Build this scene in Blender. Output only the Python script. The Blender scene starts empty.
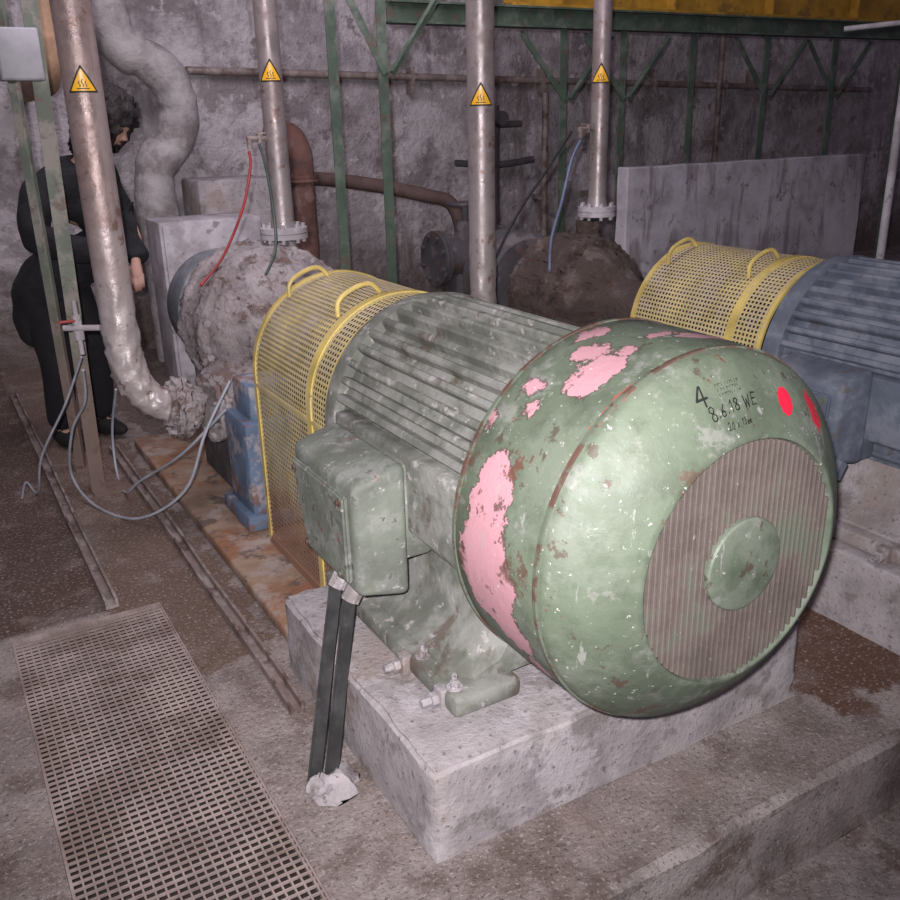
import bpy, bmesh, math, random
from mathutils import Vector, Matrix, noise
random.seed(7)
sc = bpy.context.scene
COL = sc.collection
V = Vector
rad = math.radians

# ------------------------------------------------------------------ materials
def mat(name, base, rough=.75, metal=0.0, layers=(), bump=.4, bscale=40, bdist=.006, var=.25, vscale=6):
    m = bpy.data.materials.new(name); m.use_nodes = True
    nt = m.node_tree; N = nt.nodes; Lk = nt.links; N.clear()
    out = N.new('ShaderNodeOutputMaterial'); b = N.new('ShaderNodeBsdfPrincipled')
    Lk.new(b.outputs[0], out.inputs[0])
    tc = N.new('ShaderNodeTexCoord'); vec = tc.outputs['Object']
    def nz(scale, detail=6, rgh=.6, v=None, dist=0):
        n = N.new('ShaderNodeTexNoise'); n.inputs['Scale'].default_value = scale
        n.inputs['Detail'].default_value = detail; n.inputs['Roughness'].default_value = rgh
        n.inputs['Distortion'].default_value = dist
        Lk.new(v or vec, n.inputs['Vector']); return n
    def mr(sock, a, c, lo=0., hi=1.):
        n = N.new('ShaderNodeMapRange'); n.interpolation_type = 'SMOOTHSTEP'
        Lk.new(sock, n.inputs[0]); n.inputs[1].default_value = a; n.inputs[2].default_value = c
        n.inputs[3].default_value = lo; n.inputs[4].default_value = hi; return n.outputs[0]
    def mth(op, a, c):
        n = N.new('ShaderNodeMath'); n.operation = op
        for i, s in enumerate((a, c)):
            if isinstance(s, (int, float)): n.inputs[i].default_value = s
            else: Lk.new(s, n.inputs[i])
        return n.outputs[0]
    def mix(f, a, c):
        n = N.new('ShaderNodeMix'); n.data_type = 'RGBA'
        Lk.new(f, n.inputs[0])
        for i, s in ((6, a), (7, c)):
            if isinstance(s, tuple): n.inputs[i].default_value = (*s, 1)
            else: Lk.new(s, n.inputs[i])
        return n.outputs[2]
    vn = nz(vscale, 8, .65)
    col = mix(mr(vn.outputs[0], .3, .7), tuple(c*(1-var) for c in base), tuple(min(1, c*(1+var)) for c in base))
    sep = N.new('ShaderNodeSeparateXYZ'); Lk.new(vec, sep.inputs[0])
    for L in layers:
        k = L[0]; color = L[1]
        if k == 'noise':      # color, scale, thr, soft, opacity
            _, _, s, th, so, op = L
            n = nz(s, 9, .68)
            f = mr(n.outputs[0], th-so, th+so, 0, op)
        elif k == 'stretch':  # color, (sx,sy,sz), thr, soft, op
            _, _, s, th, so, op = L
            mp = N.new('ShaderNodeMapping'); Lk.new(vec, mp.inputs[0]); mp.inputs['Scale'].default_value = s
            n = nz(1, 8, .65, mp.outputs[0]); f = mr(n.outputs[0], th-so, th+so, 0, op)
        elif k == 'rect':     # color, x0,x1,y0,y1, jitter, op
            _, _, x0, x1, y0, y1, jit, op = L
            n = nz(5, 8, .7); j = mth('MULTIPLY', mth('SUBTRACT', n.outputs[0], .5), jit)
            xs = mth('ADD', sep.outputs[0], j); ys = mth('ADD', sep.outputs[1], j); e = .02
            f = mth('MULTIPLY', mth('MULTIPLY', mr(xs, x0-e, x0+e), mr(xs, x1-e, x1+e, 1, 0)), mth('MULTIPLY', mr(ys, y0-e, y0+e), mr(ys, y1-e, y1+e, 1, 0)))
            n2 = nz(4, 8, .7); f = mth('MULTIPLY', f, mr(n2.outputs[0], .36, .5, op*.55, op))
        elif k == 'spots':    # color, [(x,y,z,r)], amp, scale, op
            _, _, pts, amp, s, op = L
            n = nz(s, 9, .72)
            sub = N.new('ShaderNodeVectorMath'); sub.operation = 'SUBTRACT'
            Lk.new(n.outputs['Color'], sub.inputs[0]); sub.inputs[1].default_value = (.5, .5, .5)
            scl = N.new('ShaderNodeVectorMath'); scl.operation = 'SCALE'; Lk.new(sub.outputs[0], scl.inputs[0]); scl.inputs['Scale'].default_value = amp
            ad = N.new('ShaderNodeVectorMath'); ad.operation = 'ADD'; Lk.new(vec, ad.inputs[0]); Lk.new(scl.outputs[0], ad.inputs[1])
            acc = None
            for p in pts:
                x, y, z, r = p[:4]; st = p[4] if len(p) > 4 else (1, 1, 1)
                s1 = N.new('ShaderNodeVectorMath'); s1.operation = 'SUBTRACT'; Lk.new(ad.outputs[0], s1.inputs[0]); s1.inputs[1].default_value = (x, y, z)
                s2 = N.new('ShaderNodeVectorMath'); s2.operation = 'DIVIDE'; Lk.new(s1.outputs[0], s2.inputs[0]); s2.inputs[1].default_value = st
                ln = N.new('ShaderNodeVectorMath'); ln.operation = 'LENGTH'; Lk.new(s2.outputs[0], ln.inputs[0])
                d = mth('SUBTRACT', r, ln.outputs['Value'])
                acc = d if acc is None else mth('MAXIMUM', acc, d)
            f = mr(acc, -.002, .004, 0, op)
        elif k == 'grad':     # color, axis, lo, hi, jitter, op   (full where value -> hi)
            _, _, ax, lo, hi, jit, op = L
            n = nz(9, 8, .7)
            val = mth('ADD', sep.outputs[ax], mth('MULTIPLY', mth('SUBTRACT', n.outputs[0], .5), jit))
            if lo < hi: f = mr(val, lo, hi, 0, op)
            else: f = mr(val, hi, lo, op, 0)
        col = mix(f, col, color)
    Lk.new(col, b.inputs['Base Color'])
    b.inputs['Metallic'].default_value = metal
    rn = nz(12, 4); Lk.new(mr(rn.outputs[0], .3, .7, max(0, rough-.12), min(1, rough+.12)), b.inputs['Roughness'])
    if bump > 0:
        bn = nz(bscale, 8, .7); bp = N.new('ShaderNodeBump')
        bp.inputs['Strength'].default_value = bump; bp.inputs['Distance'].default_value = bdist
        Lk.new(bn.outputs[0], bp.inputs['Height']); Lk.new(bp.outputs[0], b.inputs['Normal'])
    return m

DIRT = (.10, .075, .065); RUST = (.20, .075, .035); PALE = (.50, .46, .46)
GREEN = (.118, .150, .102)
M = {}
M['floor'] = mat('concrete_floor', (.26, .215, .195), .82, layers=[
    ('noise', (.40, .35, .33), 2.2, .54, .10, .8), ('noise', (.14, .10, .08), 3.5, .56, .07, .8),
    ('rect', (.14, .088, .06), .30, .78, 2.5, 7.5, .6, .9),
    ('rect', (.080, .045, .030), -4, .335, 3.03, 7.5, .06, .95),
    ('rect', (.11, .075, .06), .9, 3, 4.7, 7.5, .5, .85),
    ('rect', (.12, .052, .028), 2.0, 9, 1.30, 7.5, .5, .95),
    ('noise', (.54, .49, .46), 85, .585, .03, .6), ('noise', (.06, .045, .038), 95, .585, .03, .75),
    ('noise', (.24, .18, .15), 5, .61, .05, .6)], bump=.9, bscale=60, bdist=.012)
M['step'] = mat('concrete_step', (.31, .265, .25), .9, layers=[
    ('noise', (.46, .41, .39), 3, .53, .08, .8), ('noise', (.13, .085, .065), 3.5, .56, .06, .85), ('noise', (.5, .46, .43), 85, .59, .03, .6), ('noise', (.07, .055, .05), 95, .59, .03, .7),
    ('grad', (.06, .035, .025), 0, 1.9, 2.2, .5, .9)], bump=.9, bscale=60, bdist=.012)
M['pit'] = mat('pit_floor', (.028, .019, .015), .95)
M['block'] = mat('foundation_concrete', (.36, .33, .335), .9, layers=[
    ('noise', (.50, .47, .48), 5, .54, .06, .8), ('noise', (.19, .165, .155), 7, .58, .05, .75),
    ('noise', (.13, .11, .10), 55, .61, .03, .75), ('noise', (.24, .17, .13), 2.5, .58, .06, .6)], bump=.7, bscale=55, bdist=.010)
M['plinth'] = mat('pump_plinth_concrete', (.30, .21, .15), .85, layers=[
    ('noise', (.26, .11, .05), 4, .52, .1, .85), ('noise', (.40, .35, .32), 5, .57, .06, .7), ('noise', DIRT, 9, .59, .04, .8)], bump=.7)
M['wall'] = mat('rough_plaster_wall', (.42, .385, .395), .95, layers=[
    ('noise', (.66, .62, .63), 1.2, .53, .05, .85), ('noise', (.22, .19, .19), 2.0, .555, .045, .75),
    ('stretch', (.17, .135, .125), (3, 3, .5), .58, .045, .7), ('noise', (.17, .14, .135), 5, .60, .03, .7),
    ('noise', (.72, .68, .69), 7, .60, .035, .65), ('grad', (.12, .09, .07), 2, .9, .1, .8, .85)], bump=1.0, bscale=6, bdist=.08)
M['panel'] = mat('pale_panel', (.36, .34, .365), .85, layers=[
    ('noise', (.52, .49, .52), 2, .53, .08, .7), ('stretch', (.16, .13, .13), (6, 6, 1), .56, .05, .7), ('noise', DIRT, 9, .61, .03, .6)], bump=.5)
cover_spots = [(.93, 1.44, .86, .085, (1, .85, 1.25)), (.905, 1.43, .70, .13, (1, .75, 1.1)), (.93, 1.38, .57, .06), (.99, 1.36, .46, .05), (1.04, 1.33, .40, .03),
               (1.13, 1.37, 1.11, .060, (1.3, .75, 1)), (1.18, 1.44, 1.13, .035), (1.25, 1.52, 1.15, .035, (1.5, .7, 1)), (1.217, 1.38, 1.147, .022),
               (1.07, 1.49, 1.07, .028), (1.02, 1.45, 1.03, .018), (1.00, 1.55, .99, .025, (1, .8, 2.2)), (1.12, 1.56, 1.10, .018, (2, .7, 1)),
               (1.33, 1.40, 1.16, .03, (1.5, .7, 1)), (1.42, 1.36, 1.15, .05, (1.6, .5, 1)), (1.55, 1.32, 1.09, .04, (1.5, .5, 1.2))]
edge_spots = [tuple([p[0], p[1], p[2], p[3]+.006]+list(p[4:])) for p in cover_spots]
M['cover'] = mat('chipped_green_paint', GREEN, .58, layers=[
    ('noise', (.175, .205, .155), 5, .54, .07, .75), ('noise', (.26, .265, .24), 9, .59, .035, .65), ('noise', (.07, .09, .06), 3, .585, .05, .75),
    ('noise', (.42, .22, .22), 7, .69, .01, .9),
    ('spots', (.07, .055, .04), edge_spots, .15, 13, .9),
    ('spots', (.54, .29, .32), cover_spots, .15, 13, 1.0),
    ('spots', (.30, .09, .065), [(1.5, 1.30, 1.11, .02, (3, .6, 1)), (1.1, 1.262, 1.08, .016, (7, .6, 5))], .06, 18, .9),
    ('spots', (.68, .025, .05), [(1.565, 1.18, 1.01, .026, (1.0, 1.3, 2.2))], .06, 18, .95),
    ('noise', (.08, .06, .045), 16, .62, .015, .8), ('noise', (.11, .065, .045), 4, .635, .02, .8),
    ('noise', (.62, .59, .57), 70, .65, .012, .8), ('noise', (.13, .06, .04), 7, .645, .015, .9), ('stretch', (.36, .37, .34), (24, 24, 4), .64, .02, .6)], bump=.4, bscale=22)
M['motor'] = mat('worn_green_motor_paint', (.165, .175, .145), .8, layers=[
    ('noise', (.27, .27, .25), 6, .52, .07, .75), ('noise', (.10, .075, .055), 5, .58, .04, .8), ('noise', (.46, .435, .42), 22, .61, .03, .65)], bump=.5, bscale=40)
M['box'] = mat('pale_green_terminal_paint', (.165, .185, .15), .65, layers=[
    ('noise', (.27, .28, .255), 8, .54, .05, .75), ('noise', (.20, .08, .06), 13, .63, .02, .9), ('noise', (.06, .065, .05), 16, .61, .02, .7), ('noise', (.48, .46, .44), 30, .63, .02, .7)], bump=.4)
M['motorblue'] = mat('blue_grey_motor_paint', (.12, .14, .18), .7, layers=[
    ('noise', (.21, .225, .26), 6, .53, .08, .75), ('noise', DIRT, 9, .62, .03, .6)], bump=.3)
M['rustedge'] = mat('rusty_seam', (.09, .05, .035), .85, layers=[('noise', (.11, .14, .10), 14, .5, .04, .9)])
M['grille'] = mat('grille_bars', (.13, .105, .09), .8, layers=[('noise', (.10, .13, .09), 6, .57, .06, .7), ('noise', PALE, 60, .67, .02, .5)])
M['dark'] = mat('interior_shade', (.010, .009, .008), .9, bump=0)  # near-black colour painted in for the shade inside the fan cover
M['yellow'] = mat('yellow_guard_paint', (.58, .45, .13), .5, layers=[('noise', (.50, .42, .22), 9, .56, .05, .6), ('noise', RUST, 13, .63, .03, .8)], bump=.2)
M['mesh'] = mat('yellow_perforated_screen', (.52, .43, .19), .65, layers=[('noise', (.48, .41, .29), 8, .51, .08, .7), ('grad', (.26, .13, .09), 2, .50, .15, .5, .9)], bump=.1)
M['crane'] = mat('yellow_crane_paint', (.42, .235, .025), .6, layers=[('noise', (.18, .10, .03), 5, .58, .04, .7)], bump=.1)
M['steel'] = mat('brownish_steel_pipe', (.33, .25, .23), .4, .35, layers=[
    ('noise', (.18, .12, .10), 6, .56, .06, .7), ('stretch', (.46, .40, .385), (8, 8, .8), .56, .05, .5),
    ('grad', (.52, .47, .46), 2, 1.4, .8, .7, .9), ('noise', (.20, .11, .08), 14, .61, .03, .8)], bump=.45)
M['steel2'] = mat('greyish_steel_pipe', (.32, .275, .27), .42, .4, layers=[
    ('noise', (.18, .14, .125), 6, .56, .06, .7), ('grad', (.38, .34, .33), 2, 1.5, 1.0, .9, .9), ('noise', (.18, .10, .075), 14, .61, .03, .8)], bump=.3)
M['scale'] = mat('scaled_pump_casing', (.46, .40, .40), .95, layers=[
    ('noise', (.62, .57, .57), 7, .53, .05, .8), ('noise', (.24, .155, .125), 9, .57, .035, .85), ('noise', (.11, .075, .06), 15, .61, .03, .8)], bump=1, bscale=32, bdist=.045)
M['scaledark'] = mat('dark_rusty_casing', (.10, .072, .062), .95, layers=[
    ('noise', (.22, .18, .17), 6, .58, .05, .7), ('noise', (.08, .04, .028), 9, .58, .05, .8)], bump=1, bscale=30, bdist=.03)
M['grime'] = mat('grimy_dark_iron', (.065, .06, .065), .9, layers=[('noise', (.15, .13, .13), 7, .57, .05, .7), ('noise', (.12, .06, .04), 9, .60, .04, .7)], bump=.8)
M['blue'] = mat('blue_pump_paint', (.11, .16, .24), .7, layers=[
    ('noise', (.36, .33, .34), 7, .54, .05, .85), ('noise', (.18, .09, .06), 9, .58, .04, .8)], bump=.7)
M['greyblue'] = mat('grey_blue_casing', (.19, .21, .23), .8, layers=[('noise', (.34, .33, .34), 6, .56, .06, .7), ('noise', (.12, .08, .07), 9, .6, .04, .7)], bump=.6)
M['post'] = mat('green_steel_post', (.065, .10, .07), .6, layers=[('noise', (.16, .18, .15), 8, .55, .06, .6), ('noise', (.12, .07, .05), 9, .60, .04, .7)], bump=.2)
M['postold'] = mat('worn_green_post', (.12, .145, .11), .65, layers=[('noise', (.27, .24, .21), 8, .53, .06, .7), ('grad', (.17, .11, .09), 2, 1.1, .3, .6, .85), ('noise', (.13, .08, .06), 11, .59, .03, .8)], bump=.3)
M['rail'] = mat('old_rail_steel', (.23, .18, .16), .65, .2, layers=[('noise', (.38, .33, .31), 9, .55, .06, .7), ('noise', (.09, .055, .04), 7, .57, .05, .8)])
M['grate'] = mat('grating_steel', (.33, .27, .245), .7, .1, layers=[('noise', (.20, .145, .12), 4, .53, .08, .75)], bump=.1)
M['rustpipe'] = mat('red_rust_pipe', (.15, .075, .06), .9, layers=[('noise', (.24, .16, .14), 8, .56, .06, .7), ('noise', (.07, .045, .04), 5, .56, .06, .7)], bump=.7)
M['browndark'] = mat('dim_brown_pipe', (.10, .065, .055), .9, layers=[('noise', (.15, .10, .09), 8, .56, .06, .7)], bump=.7)
M['white'] = mat('dirty_white_metal', (.45, .43, .45), .75, layers=[('noise', (.28, .25, .25), 4, .55, .06, .7), ('noise', DIRT, 10, .63, .03, .6)], bump=.15)
M['insul'] = mat('pipe_insulation', (.38, .36, .35), .9, layers=[('noise', (.20, .17, .16), 5, .55, .06, .7)], bump=.8, bscale=14, bdist=.03)
M['tan'] = mat('tan_pipe_wrap', (.36, .23, .14), .8, layers=[('noise', (.22, .14, .09), 5, .56, .06, .6)])
M['black'] = mat('black_conduit', (.010, .010, .010), .75, layers=[('noise', (.09, .085, .08), 15, .63, .04, .5)], bump=.1)
M['grey'] = mat('grey_plastic', (.32, .34, .38), .5, bump=.05)
M['greybox'] = mat('grey_enclosure', (.30, .30, .32), .6, bump=.05)
M['redhose'] = mat('red_hose', (.30, .03, .03), .5, bump=.05)
M['greenhose'] = mat('dark_green_hose', (.05, .08, .065), .5, bump=.05)
M['bluehose'] = mat('blue_grey_hose', (.11, .14, .22), .5, bump=.05)
M['red'] = mat('red_sticker', (.80, .02, .06), .4, bump=0, var=.05)
M['ink'] = mat('black_marker_ink', (.012, .014, .012), .6, bump=0)
M['signy'] = mat('sign_yellow', (.85, .45, .02), .4, bump=0, var=.05)
M['skin'] = mat('skin', (.38, .22, .165), .55, bump=.05, var=.06)
M['coat'] = mat('black_coat_fabric', (.007, .007, .009), .95, layers=[('noise', (.018, .017, .021), 9, .55, .08, .6)], bump=.8, bscale=14, bdist=.02)
M['trouser'] = mat('black_trouser_fabric', (.006, .006, .008), .95, bump=.4)
M['shoe'] = mat('dark_shoe_leather', (.010, .009, .009), .85, bump=.1)
M['hair'] = mat('black_hair', (.010, .007, .007), .5, layers=[('stretch', (.04, .026, .024), (90, 90, 12), .55, .08, .8)], bump=1, bscale=70, bdist=.01)
M['eye'] = mat('eye_dark', (.03, .02, .02), .2, bump=0)
M['lip'] = mat('lips', (.34, .15, .13), .5, bump=0)

# ------------------------------------------------------------------ geometry helpers
def box(bm, x0, x1, y0, y1, z0, z1, bev=0, seg=2):
    vs = [bm.verts.new(p) for p in ((x0,y0,z0),(x1,y0,z0),(x1,y1,z0),(x0,y1,z0),(x0,y0,z1),(x1,y0,z1),(x1,y1,z1),(x0,y1,z1))]
    fs = [bm.faces.new([vs[i] for i in f]) for f in ((3,2,1,0),(4,5,6,7),(0,1,5,4),(1,2,6,5),(2,3,7,6),(3,0,4,7))]
    if bev:
        es = list({e for f in fs for e in f.edges})
        bmesh.ops.bevel(bm, geom=es, offset=bev, segments=seg, affect='EDGES', profile=.5)
    return vs
def frame(d):
    d = d.normalized(); a = V((0,0,1)) if abs(d.z) < .9 else V((1,0,0))
    s = d.cross(a).normalized(); return s, d.cross(s).normalized()
def ring(bm, c, s, t, r, n):
    return [bm.verts.new(c + (s*math.cos(2*math.pi*i/n) + t*math.sin(2*math.pi*i/n))*r) for i in range(n)]
def bridge(bm, a, b):
    n = len(a)
    for i in range(n):
        bm.faces.new((a[i], a[(i+1) % n], b[(i+1) % n], b[i]))
def cyl(bm, p0, p1, r0, r1=None, n=24, caps=True):
    p0 = V(p0); p1 = V(p1); r1 = r0 if r1 is None else r1
    s, t = frame(p1-p0); a = ring(bm, p0, s, t, r0, n); b = ring(bm, p1, s, t, r1, n); bridge(bm, a, b)
    if caps: bm.faces.new(a[::-1]); bm.faces.new(b)
def smoothpath(pts, k=6):
    pts = [V(p) for p in pts]; out = []
    for i in range(len(pts)-1):
        p0 = pts[max(0, i-1)]; p1 = pts[i]; p2 = pts[i+1]; p3 = pts[min(len(pts)-1, i+2)]
        for j in range(k):
            t = j/k
            out.append(.5*((2*p1)+(p2-p0)*t+(2*p0-5*p1+4*p2-p3)*t*t+(3*p1-p0-3*p2+p3)*t**3))
    out.append(pts[-1]); return out
def tube(bm, pts, r, n=12, smooth=6, jit=0):
    P = smoothpath(pts, smooth) if smooth else [V(p) for p in pts]
    s = None; prev = None
    for i, p in enumerate(P):
        d = (P[min(i+1, len(P)-1)] - P[max(i-1, 0)]).normalized()
        if s is None: s, t = frame(d)
        else:
            s = (s - d*s.dot(d)).normalized(); t = d.cross(s)
        rr = r(i/(len(P)-1)) if callable(r) else r
        if jit: rr *= 1+jit*noise.noise(p*14)
        cur = ring(bm, p, s, t, rr, n)
        if prev: bridge(bm, prev, cur)
        else: bm.faces.new(cur[::-1])
        prev = cur
    bm.faces.new(prev)
def revolve(bm, prof, cx, cz, n=72):
    rows = []
    for y, r in prof:
        if r < 1e-5: rows.append([bm.verts.new((cx, y, cz))])
        else: rows.append([bm.verts.new((cx+r*math.sin(2*math.pi*i/n), y, cz+r*math.cos(2*math.pi*i/n))) for i in range(n)])
    for a, b in zip(rows, rows[1:]):
        if len(a) == 1 and len(b) == 1: continue
        for i in range(n):
            j = (i+1) % n
            if len(a) == 1: bm.faces.new((a[0], b[j], b[i]))
            elif len(b) == 1: bm.faces.new((a[i], a[j], b[0]))
            else: bm.faces.new((a[i], a[j], b[j], b[i]))
def sphere(bm, c, r, sx=1, sy=1, sz=1, u=20, v=12):
    bmesh.ops.create_uvsphere(bm, u_segments=u, v_segments=v, radius=r, matrix=Matrix.Translation(c) @ Matrix.Diagonal((sx, sy, sz, 1)))
def bolt(bm, p, d, r=.012, h=.012):
    p = V(p); d = V(d).normalized(); cyl(bm, p, p+d*.003, r*1.6, n=14); cyl(bm, p, p+d*h, r, n=6)
def jitter(bm, amp, sc_, verts=None):
    for v in (verts or bm.verts):
        v.co += noise.noise_vector(v.co*sc_)*amp

BASE = {}
def attach(o, parent):
    o.parent = parent; o.matrix_parent_inverse = Matrix.Translation(-V(BASE.get(parent.name, (0, 0, 0))))
def finish(bm, name, mats, parent=None, smooth=True, ang=35, recalc=True):
    if recalc: bmesh.ops.recalc_face_normals(bm, faces=bm.faces)
    me = bpy.data.meshes.new(name); bm.to_mesh(me); bm.free()
    for m in (mats if isinstance(mats, (list, tuple)) else [mats]): me.materials.append(m)
    if smooth:
        for p in me.polygons: p.use_smooth = True
        me.set_sharp_from_angle(angle=rad(ang))
    o = bpy.data.objects.new(name, me); COL.objects.link(o)
    if parent: attach(o, parent)
    return o
def top(o, label, category, group=None, kind=None):
    o['label'] = label; o['category'] = category
    if group: o['group'] = group
    if kind: o['kind'] = kind
    return o
def root(name, base, off=(0,0,0)):
    e = bpy.data.objects.new(name, None); e.empty_display_size = .1
    e.location = V(base)+V(off); COL.objects.link(e); BASE[e.name] = tuple(base); return e
def nb(): return bmesh.new()

# ------------------------------------------------------------------ camera
cam = bpy.data.cameras.new('camera'); cam.sensor_width = 36; cam.lens = 36; cam.clip_end = 60
co = bpy.data.objects.new('camera', cam); COL.objects.link(co)
R = Matrix(((.8621, .1932, -.4684), (-.5062, .2864, -.8135), (-.0230, .9384, .3447))).to_4x4()
co.matrix_world = Matrix.Translation((0, 0, 1.6)) @ R
sc.camera = co

# ------------------------------------------------------------------ light
w = bpy.data.worlds.new('world'); sc.world = w; w.use_nodes = True
bg = w.node_tree.nodes.get('Background') or w.node_tree.nodes.new('ShaderNodeBackground')
bg.inputs[0].default_value = (.60, .48, .70, 1); bg.inputs[1].default_value = .13
def area(name, loc, tgt, size, power, col):
    l = bpy.data.lights.new(name, 'AREA'); l.size = size; l.energy = power; l.color = col
    o = bpy.data.objects.new(name, l); COL.objects.link(o); o.location = loc
    o.rotation_euler = (V(tgt)-V(loc)).to_track_quat('-Z', 'Y').to_euler(); return o
fl = bpy.data.lights.new('flash', 'SPOT'); fl.energy = 470; fl.shadow_soft_size = .02; fl.color = (1, .94, .98); fl.spot_size = rad(102); fl.spot_blend = 1
fo = bpy.data.objects.new('flash', fl); COL.objects.link(fo); fo.location = (-.05, 0, 1.68)
fo.rotation_euler = V((.43, .85, -.26)).to_track_quat('-Z', 'Y').to_euler()
area('wall_fill_light', (1.8, 3.8, 3.6), (2.0, 6.4, .8), 2.0, 62, (1, .88, 1))  # added fill light, no real fitting; lifts the rear wall beyond the flash
area('wall_fill_light', (.3, 3.8, 3.6), (.8, 6.4, 1.0), 1.5, 22, (1, .9, 1))  # second added fill, aimed at the left part of the rear wall
sc.view_settings.view_transform = 'Standard'

# ------------------------------------------------------------------ room
bm = nb()
def slab(x0, x1, y0, y1, z0, z1):
    box(bm, x0, x1, y0, y1, z0, z1)
PX0, PX1, PY0, PY1 = .02, .51, .6, 3.0
slab(-3, PX0, -1, 7, -.6, 0); slab(PX0, PX1, PY1, 7, -.6, 0); slab(PX0, PX1, -1, PY0, -.6, 0)
slab(PX1, 13, 1.17, 7, -.6, 0); slab(PX1, .56, -1, 1.17, -.6, 0)
f = finish(bm, 'floor', M['floor'], smooth=False); f['kind'] = 'structure'
bm = nb(); box(bm, .56, 4, 1.14, 1.1695, -.24, -.002)
bmesh.ops.subdivide_edges(bm, edges=[e for e in bm.edges if e.calc_length() > .1], cuts=60, use_grid_fill=True)
for v in bm.verts:
    if v.co.y < 1.15:
        v.co.y += noise.noise(v.co*6)*.01
        if v.co.z > -.02: v.co.z -= .006+.02*abs(noise.noise(v.co*8)); v.co.y += .012*abs(noise.noise(v.co*9))
f = finish(bm, 'trim_1', M['step'], ang=60); f['kind'] = 'structure'
bm = nb(); box(bm, .56, 13, -1, 1.14, -.6, -.24); f = finish(bm, 'floor_lower', M['step'], smooth=False); f['kind'] = 'structure'
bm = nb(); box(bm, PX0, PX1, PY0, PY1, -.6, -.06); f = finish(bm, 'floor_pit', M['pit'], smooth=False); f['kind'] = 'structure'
bm = nb(); box(bm, -3, 13, 7, 7.2, -.6, 4.2)
f = finish(bm, 'wall_back', M['wall'], smooth=False); f['kind'] = 'structure'

# ------------------------------------------------------------------ grating + rails
bm = nb()
g = .0225; n = int((PX1-PX0-.01)/g)
for i in range(n+1):
    x = PX0+.006+i*g; box(bm, x-.0023, x+.0023, PY0+.01, PY1-.005, -.008, -.001)
k = int((PY1-PY0-.02)/g)
for j in range(k+1):
    y = PY0+.012+j*g; box(bm, PX0+.003, PX1-.003, y-.0025, y+.0025, -.007, -.0012)
box(bm, PX0+.001, PX0+.006, PY0+.005, PY1-.002, -.02, 0); box(bm, PX1-.006, PX1-.001, PY0+.005, PY1-.002, -.02, 0); box(bm, PX0+.006, PX1-.006, PY1-.008, PY1-.002, -.02, 0)
o = finish(bm, 'floor_grating', M['grate'], smooth=False)
top(o, 'square-mesh steel walkway grating set into the concrete floor', 'grating')
def rail(x, y0, y1, lab):
    bm = nb(); box(bm, x-.022, x+.022, y0, y1, 0, .012); box(bm, x+.012, x+.022, y0, y1, 0, .035); box(bm, x-.022, x-.014, y0, y1, 0, .03)
    bmesh.ops.subdivide_edges(bm, edges=[e for e in bm.edges if e.calc_length() > 1], cuts=20)
    jitter(bm, .006, 3)
    for v in bm.verts: v.co.z = max(v.co.z, .001)
    o = finish(bm, 'steel_rail', M['rail'], smooth=False); top(o, lab, 'rail', 'floor rails')
rail(.695, 2.12, 4.75, 'worn steel channel rail running along the pump plinth')
rail(.355, 3.04, 6.2, 'rusty steel channel rail let into the dark floor')

# ------------------------------------------------------------------ foundation blocks
def block(x0, x1, y0, y1, z1, lab='', m='block'):
    bm = nb(); box(bm, x0, x1, y0, y1, 0, z1)
    bmesh.ops.subdivide_edges(bm, edges=bm.edges[:], cuts=36, use_grid_fill=True)
    for v in bm.verts:
        nv = -abs(noise.noise(v.co*5)*.006+noise.noise(v.co*18)*.004)
        v.co.x += noise.noise(v.co*7+V((3,0,0)))*.006; v.co.y += noise.noise(v.co*7)*.006
        if v.co.z > .02:
            near = sum([min(abs(v.co.x-x0), abs(v.co.x-x1)) < .012, min(abs(v.co.y-y0), abs(v.co.y-y1)) < .012, abs(v.co.z-z1) < .012])
            v.co.z += nv
            if near >= 2:
                c = V(((x0+x1)/2, (y0+y1)/2, z1*.5)); v.co += (c-v.co).normalized()*(.008+.02*abs(noise.noise(v.co*11)))
        else: v.co.z = .0
    o = finish(bm, 'concrete_foundation', M[m], smooth=True, ang=50)
    top(o, lab, 'concrete block', 'machine foundations'); return o
block(.755, 1.96, 1.42, 2.36, .254, lab='chipped grey concrete foundation block under the green motor')
block(2.40, 3.45, .95, 2.15, .254, lab='grey concrete foundation block under the blue-grey motor')
def plinth(x0, x1, y0, y1, h, lab):
    bm = nb(); box(bm, x0, x1, y0, y1, 0, h, .01); bmesh.ops.subdivide_edges(bm, edges=[e for e in bm.edges if e.calc_length() > .3], cuts=10, use_grid_fill=True)
    o = finish(bm, 'pump_plinth', M['plinth'], ang=50); top(o, lab, 'concrete plinth', 'pump plinths')
plinth(.80, 1.95, 2.37, 4.75, .05, 'low rust-stained concrete plinth under the light scaled pump')
plinth(2.40, 3.45, 2.17, 4.5, .05, 'low dirty concrete plinth under the dark rusty pump')

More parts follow.
